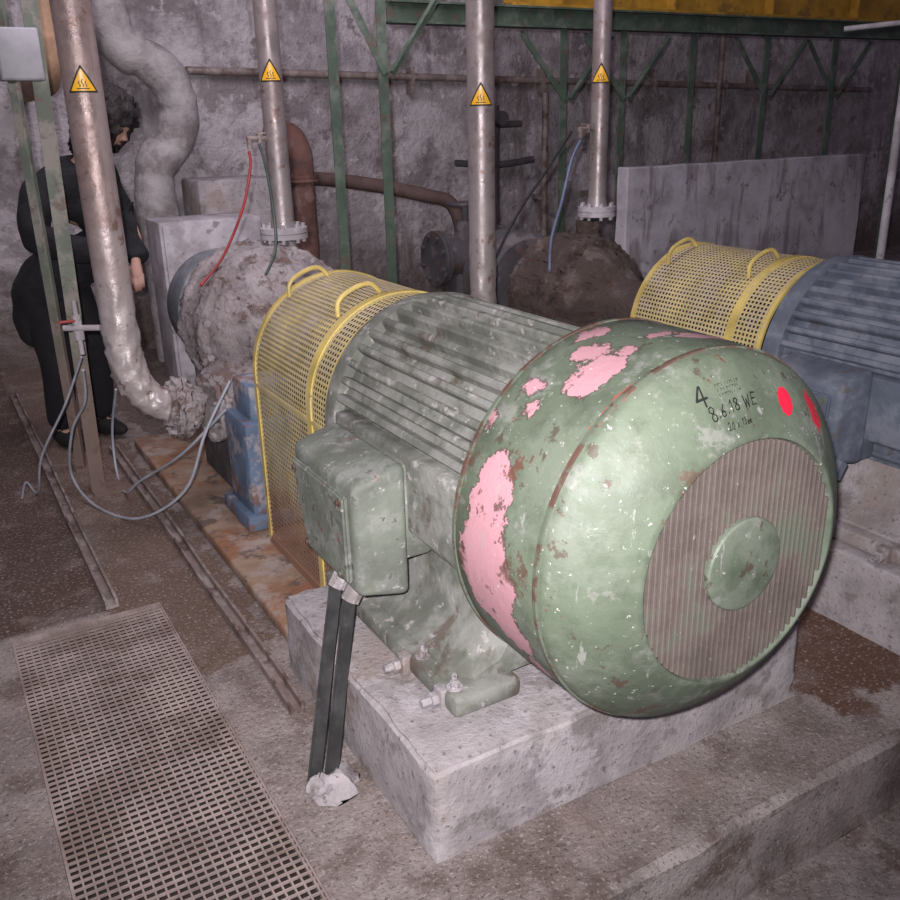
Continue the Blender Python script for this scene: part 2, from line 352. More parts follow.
# ------------------------------------------------------------------ motor
CX, CZ = 1.33, .736
def dome(th):  # 0 = outer shoulder, pi/2 = grille rim ; mostly a straight chamfer with softened shoulder
    t = th/(math.pi/2); s = max(0, math.sin(th)); c = max(0, math.cos(th))
    return (1.238-.115*(.74*t+.26*s), .270+.145*(.74*(1-t)+.26*c))
def motor(off, mc, mb, mx, lab, green=True):
    rt = root('electric_motor', (CX, 1.9, .256), off); top(rt, lab, 'electric motor', 'electric motors')
    mf = mb if green else M['block']
    bm = nb()
    revolve(bm, [(1.50, 0), (1.50, .335), (2.40, .335), (2.40, 0)], CX, CZ, 96)
    NF = 42
    for i in range(NF):
        a = 2*math.pi*(i+.5)/NF; dg = math.degrees(a)
        if 135 < dg < 225: continue
        if 240 < dg < 282 or 78 < dg < 120: continue
        h = .368
        d = V((math.sin(a), 0, math.cos(a))); t = V((math.cos(a), 0, -math.sin(a)))
        w = .0135
        vs = []
        for y in (1.55, 2.36):
            for (r, s) in ((.325, -1), (.325, 1), (h-.006, .85), (h, .5), (h, -.5), (h-.006, -.85)):
                vs.append(bm.verts.new(V((CX, y, CZ))+d*r+t*w*s))
        bm.faces.new(vs[:6][::-1]); bm.faces.new(vs[6:])
        for q in range(6): bm.faces.new((vs[q], vs[(q+1) % 6], vs[6+(q+1) % 6], vs[6+q]))
    finish(bm, 'stator_housing', mb, rt, ang=30)
    for s in (-1, 1):
        bm = nb(); xa, xb = sorted((CX+s*.29, CX+s*.372))
        box(bm, xa, xb, 1.57, 2.34, CZ-.14, CZ+.075, .014)
        finish(bm, 'side_plate', mb, rt)
    bm = nb()
    revolve(bm, [(2.36, .2), (2.36, .366), (2.385, .372), (2.43, .365), (2.45, .33), (2.46, .15), (2.465, .05), (2.465, 0)], CX, CZ, 72)
    finish(bm, 'end_shield', mb, rt)
    prof = [(1.57, .400), (1.57, .422), (1.563, .427), (1.50, .428), (1.42, .4275), (1.34, .4265), (1.285, .424), (1.262, .421), (1.248, .4185)]
    prof += [dome(rad(d)) for d in (0, 4, 8, 14, 20, 28, 36, 44, 52, 60, 68, 76, 84, 90)]
    prof += [(1.124, .267), (1.135, .265), (1.145, .258)]
    bm = nb(); revolve(bm, prof, CX, CZ, 128)
    for v in bm.verts:
        if v.co.y > 1.25:
            d = V((v.co.x-CX, 0, v.co.z-CZ)).normalized(); v.co += d*noise.noise(v.co*5)*.004
    fc = finish(bm, 'fan_cover', mc, rt, ang=50)
    for y, r in ((1.262, .4215), (1.558, .4275)):
        bm = nb()
        revolve(bm, [(y-.006, r-.006), (y-.005, r+.003), (y+.005, r+.003), (y+.006, r-.006)], CX, CZ, 128)
        finish(bm, 'seam_ring', M['rustedge'] if green else mc, fc)
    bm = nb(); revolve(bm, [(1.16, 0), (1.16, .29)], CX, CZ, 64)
    finish(bm, 'recess_shade_disc', M['dark'], fc)  # flat disc coloured as the shade behind the grille bars
    bm = nb(); p = .0155; R0 = .263
    for i in range(-17, 18):
        x = i*p
        if abs(x) < R0-.004:
            h = math.sqrt(R0*R0-x*x); w = .0042
            box(bm, CX+x-w, CX+x+w, 1.127, 1.140, CZ-h, CZ+h, .0015, 1)
    for zz in (-.13, .13):
        h = math.sqrt(R0*R0-zz*zz); box(bm, CX-h, CX+h, 1.139, 1.145, CZ+zz-.004, CZ+zz+.004)
    finish(bm, 'fan_grille', M['grille'], fc)
    bm = nb(); revolve(bm, [(1.135, .102), (1.121, .102), (1.117, .099), (1.115, .09), (1.115, 0)], CX, CZ, 48)
    finish(bm, 'hub_plate', mc, fc)
    for s in (-1, 1):
        bm = nb()
        xa, xb = sorted((CX+s*.25, CX+s*.44))
        box(bm, xa, xb, 1.55, 2.34, .256, .312, .014)
        sec = [(.40, .30), (.395, .32), (.345, .345), (.30, .385), (.275, .50), (.18, .50), (.18, .30)]
        rows = []
        for y, k in ((1.60, .6), (1.64, .92), (1.72, 1), (2.18, 1), (2.27, .92), (2.31, .6)):
            rows.append([bm.verts.new((CX+s*(.18+(x-.18)*(k if z > .33 else (1+k)/2)), y, z if z < .48 else z-(1-k)*.08)) for x, z in sec])
        for a, b in zip(rows, rows[1:]): bridge(bm, a, b)
        bm.faces.new(rows[0][::-1]); bm.faces.new(rows[-1])
        for yy in (1.67, 2.23):
            vs = [bm.verts.new((CX+s*x, yy+dy, z)) for dy in (-.013, .013) for x, z in ((.43, .30), (.18, .30), (.18, .50), (.31, .49), (.42, .325))]
            bm.faces.new(vs[:5]); bm.faces.new(vs[5:][::-1])
            for q in range(5): bm.faces.new((vs[q], vs[5+q], vs[5+(q+1) % 5], vs[(q+1) % 5]))
        ft = finish(bm, 'motor_foot', mf, rt)
        for yy in (1.60, 1.76, 2.12, 2.28):
            bm = nb(); p = V((CX+s*.412, yy, .311)); bolt(bm, p, (0, 0, 1), .013, .016); cyl(bm, p, p+V((0, 0, .035)), .007, n=10)
            finish(bm, 'anchor_bolt', M['block'], ft)
        if s < 0:
            for (x, y) in ((.865, 1.62), (.855, 1.80)):
                bm = nb(); cyl(bm, (x-.03, y, .282), (x+.05, y, .282), .011, n=8); cyl(bm, (x-.005, y, .282), (x+.012, y, .282), .019, n=6); box(bm, x+.015, x+.045, y-.02, y+.02, .256, .31, .004)
                finish(bm, 'jacking_bolt', M['block'], ft)
    za, zb, ye = (.425, .80, 2.30) if green else (.52, .84, 2.28)
    y0 = 1.87 if green else 1.96
    bm = nb()
    vs = box(bm, .80, .95, y0, ye, za, zb)
    for v in vs:
        if v.co.x < .85:
            if v.co.z > .7: v.co.z -= .035; v.co.y += (.0 if v.co.y < 2 else -.02)
            else: v.co.y += (.025 if v.co.y < 2 else -.085); v.co.z += .02; v.co.x += .01
        elif v.co.z < .6: v.co.y += (0 if v.co.y < 2 else -.04)
    bmesh.ops.bevel(bm, geom=bm.edges[:], offset=.022, segments=4, affect='EDGES', profile=.5)
    box(bm, .92, 1.03, y0+.02, ye-.04, .52, .79, .015)
    tb = finish(bm, 'terminal_box', mx, rt, ang=40)
    bm = nb(); vs = box(bm, .785, .803, y0+.035, ye-.05, za+.055, zb-.07)
    for v in vs:
        if v.co.z < .65: v.co.y += (.015 if v.co.y < 2.05 else -.055); v.co.x += .008
    bmesh.ops.bevel(bm, geom=bm.edges[:], offset=.006, segments=2, affect='EDGES')
    ld = finish(bm, 'terminal_box_lid', mx, tb)
    for y, z in ((y0+.06, zb-.09), (ye-.075, zb-.09), (y0+.075, za+.08), (ye-.13, za+.08)):
        bm = nb(); bolt(bm, (.787, y, z), (-1, 0, 0), .008, .009); finish(bm, 'lid_bolt', M['rustedge'], tb)
    for y in (1.97, 2.06):
        bm = nb(); cyl(bm, (.845, y, za+.03), (.815, y, za-.02), .026, n=8); finish(bm, 'cable_gland', M['block'] if green else mx, tb)
    return rt, fc
rt, fc = motor((0, 0, 0), M['cover'], M['motor'], M['box'], 'large green electric motor with flaking pink-primed paint')
rt2, fc2 = motor((1.56, -.28, 0), M['motorblue'], M['motorblue'], M['motorblue'], 'large blue-grey electric motor with finned housing', False)

# hand-drawn writing and red mark on the cover
def on_dome(u, v, ph0, th0, lift=.0020):
    ph = ph0 + u/.35; th = max(.03, min(1.54, th0 - v/.115))
    y, r = dome(th); ya, ra = dome(th-.02); yb, rb = dome(th+.02)
    ty, tr = yb-ya, rb-ra; l = math.hypot(ty, tr); y += tr/l*lift; r += -ty/l*lift
    return V((CX+r*math.sin(ph), y, CZ+r*math.cos(ph)))
GL = {'4': [[(.42, -.05), (.45, 1)], [(.38, 1), (0, .38), (.62, .32)]], '8': [[(.28, .52), (.06, .72), (.14, .95), (.34, 1), (.48, .84), (.42, .64), (.28, .52), (.06, .30), (.10, .05), (.30, -.02), (.50, .10), (.50, .34), (.28, .52)]],
      '6': [[(.45, 1), (.15, .6), (.05, .25), (.2, 0), (.45, .08), (.48, .35), (.28, .5), (.08, .35)]], '1': [[(.08, .72), (.3, 1), (.28, 0)]],
      '2': [[(.05, .8), (.2, 1), (.42, .9), (.4, .6), (.05, 0), (.5, .03)]], '0': [[(.25, 1), (.05, .6), (.1, .1), (.3, 0), (.48, .4), (.42, .85), (.25, 1)]],
      '3': [[(.05, .9), (.3, 1), (.45, .78), (.22, .55), (.48, .3), (.3, 0), (.04, .1)]], 'W': [[(0, 1), (.15, 0), (.32, .7), (.5, 0), (.68, 1)]],
      'E': [[(.5, .97), (.08, 1), (.05, 0), (.52, .03)], [(.06, .5), (.4, .52)]], 'x': [[(.05, .55), (.42, 0)], [(.4, .58), (.03, 0)]],
      'm': [[(0, 0), (.02, .5)], [(.02, .4), (.15, .52), (.2, 0)], [(.2, .4), (.35, .52), (.4, 0)]], '.': [[(.1, 0), (.17, .08)]]}
wr = nb()
def stroke(p0, p1, ph0, th0, w):
    d = V(p1)-V(p0); nrm = V((-d.y, d.x)).normalized()*w; ext = d.normalized()*w*.8; prev = None; K = 4
    w0, w1 = random.uniform(.7, 1.2), random.uniform(.7, 1.2)
    for i in range(K+1):
        a = V(p0)-ext+(d+ext*2)*i/K; nn = nrm*(w0+(w1-w0)*i/K)
        q = [wr.verts.new(on_dome(a.x+nn.x, a.y+nn.y, ph0, th0)), wr.verts.new(on_dome(a.x-nn.x, a.y-nn.y, ph0, th0))]
        if prev: wr.faces.new((prev[0], prev[1], q[1], q[0]))
        prev = q
def hand_write(txt, hgt, ph0, th0, w, slope=0):
    x = 0
    for c in txt:
        if c == ' ': x += .40*hgt; continue
        dy = random.uniform(-.09, .09)*hgt+slope*x; s = random.uniform(.9, 1.1); sh = random.uniform(.1, .25)
        for line in GL[c]:
            pts = [(x+(p[0]+sh*p[1]+random.uniform(-.015, .015))*hgt*s, (p[1]+random.uniform(-.015, .015))*hgt*s+dy) for p in line]
            for a, b in zip(pts, pts[1:]): stroke(a, b, ph0, th0, w)
        x += hgt*(.36 if c == '.' else .52 if c in '1m' else .92 if c == 'W' else .72)
hand_write('4', .040, rad(-17), rad(44), .0024)
hand_write('8.6.18 WE', .0245, rad(-15.5), rad(61), .0013, .03)
hand_write('20 x 13mm', .0135, rad(-11), rad(75), .0008, .03)
for row in range(3):
    x = 0
    while x < .058:
        dx = random.uniform(.003, .007)
        stroke((x, .001+row*.010), (x+dx*random.uniform(-.2, .6), .007+row*.010), rad(-8), rad(44), .0005)
        if random.random() < .6: stroke((x, .007+row*.010), (x+dx, .005+row*.010), rad(-8), rad(44), .0005)
        x += dx+.002
hw = finish(wr, 'handwriting', M['ink'], fc, smooth=False, recalc=False); hw['label'] = 'black marker handwriting'
bm = nb()
c = bm.verts.new(on_dome(0, 0, rad(21), rad(53), .003)); rr = []
for k in (.5, 1):
    rr.append([bm.verts.new(on_dome(math.cos(t*math.pi/14)*.024*k*(1+.05*math.sin(t*1.7)), math.sin(t*math.pi/14)*.030*k*(1+.05*math.cos(t*2.1)), rad(21), rad(53), .003)) for t in range(28)])
for i in range(28): bm.faces.new((c, rr[0][i], rr[0][(i+1) % 28]))
bridge(bm, rr[0], rr[1])
st = finish(bm, 'paint_mark', M['red'], fc, recalc=False); st['label'] = 'bright red round paint mark'

# ------------------------------------------------------------------ flat black conduits from terminal box
def bar(bm, p0, p1, side, w, t):
    p0 = V(p0); p1 = V(p1); d = (p1-p0).normalized(); s = V(side); s = (s-d*s.dot(d)).normalized(); u = d.cross(s)
    q = [[bm.verts.new(p+s*a*w+u*b*t) for a, b in ((-1, -1), (1, -1), (1, 1), (-1, 1))] for p in (p0, p1)]
    bridge(bm, q[0], q[1]); bm.faces.new(q[0][::-1]); bm.faces.new(q[1])
for k, y in enumerate((2.06, 1.97)):
    bm = nb()
    a = V((.815, y, .41)); b = V((.610+k*.036, 1.800-k*.022, 0))
    bar(bm, a, b, (.86, -.5, 0), .0165, .008)
    for s in (-1, 1):
        o_ = V((.86, -.5, 0))*s*.015+V((-.5, -.86, 0))*.005
        bar(bm, a+o_, b+o_, (.86, -.5, 0), .0028, .009)
    top(finish(bm, 'supply_conduit', M['black'], smooth=False), 'straight flat black conduit from terminal box to the floor', 'conduit', 'motor supply conduits')
bm = nb(); sphere(bm, (.655, 1.78, .0), .068, 1, 1, .7, 20, 12); jitter(bm, .03, 20)
for v in bm.verts: v.co.z = max(v.co.z, 0)
top(finish(bm, 'mortar_collar', M['block']), 'rough mortar lump where conduits enter the floor', 'mortar')

# ------------------------------------------------------------------ coupling guard
def guard(off, lab):
    rt = root('coupling_guard', (CX, 2.8, .05), off); top(rt, lab, 'machine guard', 'yellow coupling guards')
    RG = .34; ya, ym, yb = 2.47, 2.62, 3.15
    def path(n=36, zb=.12, m=18):
        P = []
        for i in range(m): P.append((CX-RG, zb+(CZ-zb)*i/m))
        for i in range(n+1):
            a = math.pi*i/n; P.append((CX-RG*math.cos(a), CZ+RG*math.sin(a)))
        for i in range(1, m+1): P.append((CX+RG, CZ-(CZ-zb)*i/m))
        return P
    P = path(60, .075, 36); ny = 38
    bm = nb(); rows = [[bm.verts.new((x, ya+(yb-ya)*j/ny, z)) for j in range(ny+1)] for x, z in P]
    for a, b in zip(rows, rows[1:]):
        for j in range(ny): bm.faces.new((a[j], a[j+1], b[j+1], b[j]))
    me = bpy.data.meshes.new('t'); bm.to_mesh(me); bm.free(); ob = bpy.data.objects.new('t', me); COL.objects.link(ob)
    w = ob.modifiers.new('w', 'WIREFRAME'); w.thickness = .0118; w.use_even_offset = False; w.use_boundary = True
    bpy.context.view_layer.update()
    me2 = bpy.data.meshes.new_from_object(ob.evaluated_get(bpy.context.evaluated_depsgraph_get())); bpy.data.objects.remove(ob)
    for v in me2.vertices:   # flatten wires toward a thin sheet
        x, z = v.co.x-CX, v.co.z-CZ
        if z > 0:
            r = math.hypot(x, z); k = (RG+(r-RG)*.12)/r; v.co.x = CX+x*k; v.co.z = CZ+z*k
        else:
            s = 1 if x > 0 else -1; v.co.x = CX+s*(RG+(abs(x)-RG)*.12)
    me2.materials.clear(); me2.materials.append(M['mesh'])
    o = bpy.data.objects.new('perforated_screen', me2); COL.objects.link(o); attach(o, rt)
    Q = path(40, .07, 6)
    for (y0, y1, th) in ((ym-.022, ym+.014, .006), (yb-.02, yb+.004, .006), (ya-.01, ya+.008, .006)):
        bm = nb(); prev = None
        for i, (x, z) in enumerate(Q):
            x = CX+(x-CX)*1.015; z2 = z if z < CZ else CZ+(z-CZ)*1.015; k = 1-th/RG*1.5
            q = [bm.verts.new(p) for p in ((x, y0, z2), (x, y1, z2), (CX+(x-CX)*k, y1, z if z < CZ else CZ+(z-CZ)*k), (CX+(x-CX)*k, y0, z if z < CZ else CZ+(z-CZ)*k))]
            if prev:
                for a in range(4): bm.faces.new((prev[a], prev[(a+1) % 4], q[(a+1) % 4], q[a]))
            prev = q
        finish(bm, 'frame_band', M['yellow'], rt)
    for s in (-1, 1):
        bm = nb(); x = CX+s*RG; box(bm, x-.005, x+.005, ya, yb, .052, .085); finish(bm, 'side_strip', M['mesh'], rt)
        bm = nb(); box(bm, x-.005, x+.006, ya, yb, CZ-.045, CZ-.033); finish(bm, 'side_strip', M['mesh'], rt)
    for y in (ym+.04, yb-.06):
        bm = nb(); pts = []
        for t in range(9):
            u = -1+t/4; a = rad(-22)+u*rad(14)
            lift = .045*(1-abs(u)**4)+.003
            r = RG+lift; pts.append((CX+r*math.sin(a), y, CZ+r*math.cos(a)))
        tube(bm, pts, .008, 8, 3)
        finish(bm, 'handle', M['yellow'], rt)
    bm = nb(); revolve(bm, [(2.49, 0), (2.49, .05), (2.62, .05), (2.62, .15), (2.74, .15), (2.74, .16), (2.86, .16), (2.86, .06), (3.325, .06), (3.325, 0)], CX, CZ, 32)
    o = finish(bm, 'shaft_coupling', M['grime']); o.location = off
    top(o, 'rusty shaft with flanged coupling inside the mesh guard', 'shaft coupling', 'shaft couplings')
guard((0, 0, 0), 'yellow perforated coupling guard with arched top and handles')
guard((1.56, -.28, 0), 'yellow perforated coupling guard beside the blue-grey motor')

# ------------------------------------------------------------------ pump
def flange(bm, p, d, r, th=.022, nbolt=8):
    p = V(p); d = V(d).normalized(); s, t = frame(d)
    cyl(bm, p-d*th*1.1, p-d*.002, r, n=32); cyl(bm, p+d*.002, p+d*th*1.1, r, n=32); cyl(bm, p-d*.003, p+d*.003, r*.9, n=24)
    for i in range(nbolt):
        a = 2*math.pi*(i+.5)/nbolt; q = p+(s*math.cos(a)+t*math.sin(a))*r*.82
        cyl(bm, q-d*th*1.9, q+d*th*1.9, r*.09, n=6)
def pump(off, mcase, mblue, mend, lab, k=1.0):
    rt = root('centrifugal_pump', (CX, 3.9, .05), off); top(rt, lab, 'pump', 'centrifugal pumps')
    prof = [(3.60, 0), (3.60, .17), (3.64, .20), (3.68, .26), (3.72, .30), (3.78, .318), (3.80, .322), (3.805, .352), (3.83, .362), (3.88, .362), (3.90, .350), (3.98, .345), (4.06, .35), (4.08, .362), (4.13, .362), (4.15, .35), (4.16, .31), (4.20, .26), (4.22, .18), (4.22, 0)]
    bm = nb(); revolve(bm, [(y, r*k) for y, r in prof], CX, CZ, 90)
    bmesh.ops.subdivide_edges(bm, edges=bm.edges[:], cuts=2)
    jitter(bm, .006, 9); jitter(bm, .011, 25); jitter(bm, .010, 60)
    for i in range(14):
        a = 2*math.pi*i/14; q = .335*k; cyl(bm, (CX+q*math.sin(a), 3.775, CZ+q*math.cos(a)), (CX+q*math.sin(a), 3.82, CZ+q*math.cos(a)), .016, n=6)
    finish(bm, 'volute_casing', mcase, rt, ang=60)
    bm = nb(); cyl(bm, (1.45, 4.03, CZ+.18*k), (1.45, 4.03, 1.09 if k == 1 else 1.03), .16*k, .066, 28); cyl(bm, (1.45, 4.03, 1.0), (1.45, 4.03, 1.095), .062, n=24); bmesh.ops.subdivide_edges(bm, edges=bm.edges[:], cuts=3); jitter(bm, .008, 20)
    finish(bm, 'discharge_nozzle', mcase, rt)
    bm = nb(); revolve(bm, [(3.34, 0), (3.34, .09), (3.37, .12), (3.45, .13), (3.58, .13), (3.61, .16), (3.62, 0)], CX, CZ, 40)
    jitter(bm, .01, 12)
    finish(bm, 'bearing_housing', mcase, rt)
    bm = nb()
    box(bm, .94, 1.62, 3.26, 3.60, .052, .115, .01)
    box(bm, .97, 1.22, 3.29, 3.57, .10, .50, .02)
    box(bm, 1.01, 1.20, 3.33, 3.54, .48, .64, .02)
    box(bm, 1.42, 1.60, 3.33, 3.56, .10, .62, .01)
    bmesh.ops.subdivide_edges(bm, edges=[e for e in bm.edges if e.calc_length() > .1], cuts=4, use_grid_fill=True); jitter(bm, .006, 14)
    for v in bm.verts: v.co.z = max(v.co.z, .051)
    finish(bm, 'pump_pedestal', mblue, rt)
    bm = nb(); box(bm, 1.02, 1.60, 3.62, 4.16, .052, .48, .02)
    finish(bm, 'casing_support', M['grime'], rt)
    bm = nb(); cyl(bm, (.98, 3.72, .47), (1.16, 3.80, .52), .13, .20, 28); flange(bm, (.965, 3.70, .47), (1, .1, 0), .145); bmesh.ops.subdivide_edges(bm, edges=bm.edges[:], cuts=2); jitter(bm, .010, 14); jitter(bm, .010, 50)
    finish(bm, 'suction_inlet', mcase, rt, ang=60)
    bm = nb(); revolve(bm, [(4.20, 0), (4.20, .12), (4.34, .12), (4.34, .25), (4.38, .28), (4.60, .28), (4.66, .24), (4.68, .1), (4.68, 0)], CX-.02, CZ, 40)
    box(bm, CX-.2, CX+.2, 4.36, 4.60, .055, CZ-.2)
    finish(bm, 'rear_bearing_drum', mend, rt)
pump((0, 0, 0), M['scale'], M['blue'], M['greyblue'], 'centrifugal pump with pale scaled casing and blue bearing pedestal')
pump((1.56, -.28, 0), M['scaledark'], M['grime'], M['grime'], 'centrifugal pump with dark rusty casing behind the motor', .82)

# ------------------------------------------------------------------ pipes
def sign_on(par, c, r, z, side=.105):
    bm = nb(); face = math.atan2(-c[1], -c[0])
    def P(u, v, l): a = face + u/r; return V((c[0]+(r+l)*math.cos(a), c[1]+(r+l)*math.sin(a), z+v))
    def tri(s, l, mi, N=14):
        h = s*.866; prev = None
        for i in range(N+1):
            t = i/N; v = -h/3+h*t; hw_ = s/2*(1-t)*.97+s*.02
            row = [bm.verts.new(P(-hw_+2*hw_*j/12, v, l)) for j in range(13)]
            if prev:
                for j in range(12):
                    f = bm.faces.new((prev[j], prev[j+1], row[j+1], row[j])); f.material_index = mi
            prev = row
    tri(side, .0012, 1); tri(side*.80, .0024, 0)
    def strip(pts, w, l=.0036):
        prev = None
        for u, v in pts:
            q = [bm.verts.new(P(u-w, v, l)), bm.verts.new(P(u+w, v, l))]
            if prev: f = bm.faces.new((prev[0], prev[1], q[1], q[0])); f.material_index = 1
            prev = q
    for k in (-1, 0, 1):
        strip([(k*side*.10+side*.022*math.sin(i*.9), -side*.11+side*.032*i*(1 if k == 0 else .75)) for i in range(9)], side*.015)
    prev = None
    for i in range(7):
        u = side*(-.2+.4*i/6); q = [bm.verts.new(P(u, side*(-.175), .0036)), bm.verts.new(P(u, side*(-.145), .0036))]
        if prev: f = bm.faces.new((prev[0], q[0], q[1], prev[1])); f.material_index = 1
        prev = q
    o = finish(bm, 'warning_sign', [M['signy'], M['ink']], par, smooth=False, recalc=False)
    o['label'] = 'yellow hot-surface warning triangle with wavy heat symbol'
def suction(x, y, r, zs, m, lab, zt=3.0):
    rt = root('vertical_pipe', (x, y, .47)); top(rt, lab, 'pipe', 'vertical process pipes')
    bm = nb(); tube(bm, [(x, y, zt), (x, y, 2.6), (x, y, 2.2), (x, y, 1.8), (x, y, 1.4), (x, y, 1.1), (x, y, .85), (x+.012, y, .68), (x+.07, y, .56), (x+.17, y, .50), (x+.27, y, .475)], r, 36, 9, .015)
    for v in bm.verts:
        if v.co.z < 1.15: v.co += (noise.noise_vector(v.co*22)*.012+noise.noise_vector(v.co*50)*.010)*min(1, (1.15-v.co.z)*2.5)
    finish(bm, 'pipe_run', m, rt, ang=60)
    bm = nb(); cyl(bm, (x+.14, y, .51), (x+.27, y, .475), r*1.3, n=32)
    flange(bm, (x+.19, y, .492), (1, 0, -.1), r*1.85, .026); bmesh.ops.subdivide_edges(bm, edges=bm.edges[:], cuts=2); jitter(bm, .012, 25); jitter(bm, .010, 55)
    finish(bm, 'pipe_flange', M['scale'], rt, ang=60)
    sign_on(rt, (x, y), r, zs)
suction(.635, 3.70, .068, 1.75, M['steel'], 'thick brownish steel pipe curving into the pale pump')
suction(2.16, 3.42, .058, 1.68, M['steel2'], 'grimy steel pipe rising behind the green motor')
def discharge(x, y, zf, zs, r, m, lab, zt=3.0):
    rt = root('vertical_pipe', (x, y, zf-.03)); top(rt, lab, 'pipe', 'vertical process pipes')
    bm = nb(); cyl(bm, (x, y, zf+.005), (x, y, zf+.07), r*1.25, r, 28); cyl(bm, (x, y, zf+.06), (x, y, zt), r, n=28)
    finish(bm, 'pipe_run', m, rt)
    bm = nb(); flange(bm, (x, y, zf), (0, 0, 1), r*2.15)
    finish(bm, 'pipe_flange', M['white'], rt)
    bm = nb(); zz = 1.54; cyl(bm, (x, y, zz), (x-.14, y-.02, zz), .012, n=10); cyl(bm, (x-.08, y-.012, zz-.016), (x-.08, y-.012, zz+.02), .014, n=10)
    cyl(bm, (x-.13, y-.02, zz), (x-.13, y-.02, zz-.04), .012, n=10); box(bm, x-.12, x-.05, y-.018, y-.006, zz+.02, zz+.026)
    finish(bm, 'tap', M['rail'], rt)
    sign_on(rt, (x, y), r, zs)
discharge(1.47, 4.03, 1.13, 1.80, .050, M['steel2'], 'slim steel pipe with bolted white flange above the pump')
discharge(3.06, 3.74, 1.14, 1.78, .045, M['steel2'], 'slim steel pipe with bolted flange above the dark pump')
rt_p = root('vertical_pipe', (4.66, 3.20, 0)); top(rt_p, 'thin pale vertical pipe near the concrete panel', 'pipe', 'vertical process pipes')
bm = nb(); cyl(bm, (4.66, 3.20, 0), (4.66, 3.20, 3.0), .022, n=20); finish(bm, 'pipe_run', M['white'], rt_p)
bm = nb(); cyl(bm, (4.66, 3.20, 2.02), (4.45, 3.45, 2.0), .013, n=10); finish(bm, 'pipe_bracket', M['white'], rt_p)

def hose(name, pts, r, m, lab, cat='hose', grp=None):
    bm = nb(); tube(bm, pts, r, 10, 8); o = finish(bm, name, M[m]); top(o, lab, cat, grp); return o
hose('hose', [(1.335, 4.01, 1.49), (1.33, 4.0, 1.42), (1.27, 3.98, 1.25), (1.14, 3.90, 1.07), (1.00, 3.80, .97)], .006, 'redhose', 'thin red hose hanging from pipe tap', 'hose', 'sampling hoses')
hose('hose', [(1.38, 4.0, 1.52), (1.39, 3.96, 1.4), (1.37, 3.86, 1.2), (1.31, 3.72, 1.09), (1.22, 3.6, 1.02)], .006, 'greenhose', 'thin dark green hose hanging beside the pump', 'hose', 'sampling hoses')
hose('hose', [(2.93, 3.72, 1.49), (2.86, 3.7, 1.40), (2.73, 3.60, 1.22), (2.56, 3.45, 1.07), (2.44, 3.3, .95)], .007, 'bluehose', 'blue-grey hose draped down beside the dark pump', 'hose', 'sampling hoses')
hose('hose', [(2.90, 3.76, 1.53), (2.74, 3.76, 1.34), (2.56, 3.74, 1.15), (2.38, 3.70, .92)], .007, 'black', 'black hose draped down beside the dark pump', 'hose', 'sampling hoses')
hose('loose_cable', [(.98, 3.45, .64), (.86, 3.46, .44), (.76, 3.50, .2), (.60, 3.72, .03), (.47, 4.02, .012), (.42, 4.25, .10), (.44, 4.10, .35), (.50, 4.0, .5), (.50, 3.9, .66)], .006, 'grey', 'grey cable looping from the pump down over the floor', 'cable', 'loose cables')
hose('loose_cable', [(.95, 3.46, .52), (.80, 3.66, .30), (.66, 3.92, .12), (.62, 4.1, .012), (.64, 4.40, .012), (.66, 4.47, .2), (.68, 4.3, .45)], .006, 'grey', 'grey cable lying in a loop beside the rail', 'cable', 'loose cables')
hose('loose_cable', [(.50, 3.88, .72), (.42, 4.0, .5), (.30, 4.12, .25), (.27, 4.3, .02), (.24, 4.5, .012), (.2, 4.3, .012)], .005, 'grey', 'thin grey cable dropping from the small valve', 'cable', 'loose cables')
rt_v = root('ball_valve', (.50, 3.84, .84)); top(rt_v, 'small brass and white ball valve on a thin stub', 'valve')
bm = nb(); cyl(bm, (.50, 3.84, .74), (.50, 3.84, .96), .010, n=12); cyl(bm, (.45, 3.86, .85), (.575, 3.78, .85), .012, n=12); cyl(bm, (.50, 3.84, .80), (.50, 3.84, .84), .020, n=8); cyl(bm, (.50, 3.84, .86), (.50, 3.84, .90), .018, n=8)
finish(bm, 'valve_body', M['white'], rt_v)
bm = nb(); box(bm, .43, .51, 3.825, 3.84, .875, .885, .002); finish(bm, 'valve_lever', M['redhose'], rt_v)

# ------------------------------------------------------------------ steelwork
def angle_bar(bm, p0, p1, w=.05, t=.006, tw=0):
    p0 = V(p0); p1 = V(p1); d = (p1-p0).normalized(); s, u = frame(d)
    if tw: q = Matrix.Rotation(tw, 3, d); s = q @ s; u = q @ u
    prof = [(0, 0), (w, 0), (w, t), (t, t), (t, w), (0, w)]
    a = [bm.verts.new(p0+s*x+u*y) for x, y in prof]; b = [bm.verts.new(p1+s*x+u*y) for x, y in prof]
    bridge(bm, a, b); bm.faces.new(a[::-1]); bm.faces.new(b)
def post(x, y, z0, z1, w, m, lab, plate=True, dx=0, braces=(), zb=1.85, twist=0):
    rt = root('steel_post', (x, y, z0)); top(rt, lab, 'steel post', 'green steel posts')
    bm = nb(); angle_bar(bm, (x, y, z0), (x+dx, y, z1), w, .007, twist)
    if plate: box(bm, x-.06, x+.08, y-.06, y+.08, z0+.001, z0+.012)
    finish(bm, 'upright', m, rt, smooth=False)
    for (ex, ez) in braces:
        bm = nb(); angle_bar(bm, (x, y-.01, zb), (x+ex, y-.01, ez), .040, .005); finish(bm, 'brace', m, rt, smooth=False)
post(.55, 4.20, 0, 2.9, .062, M['postold'], 'worn green angle-iron post beside the thick pipe', twist=0, dx=.07)
post(.53, 4.58, 0, 2.9, .050, M['postold'], 'worn green angle-iron post near the wall rail', twist=1.2, dx=.0)
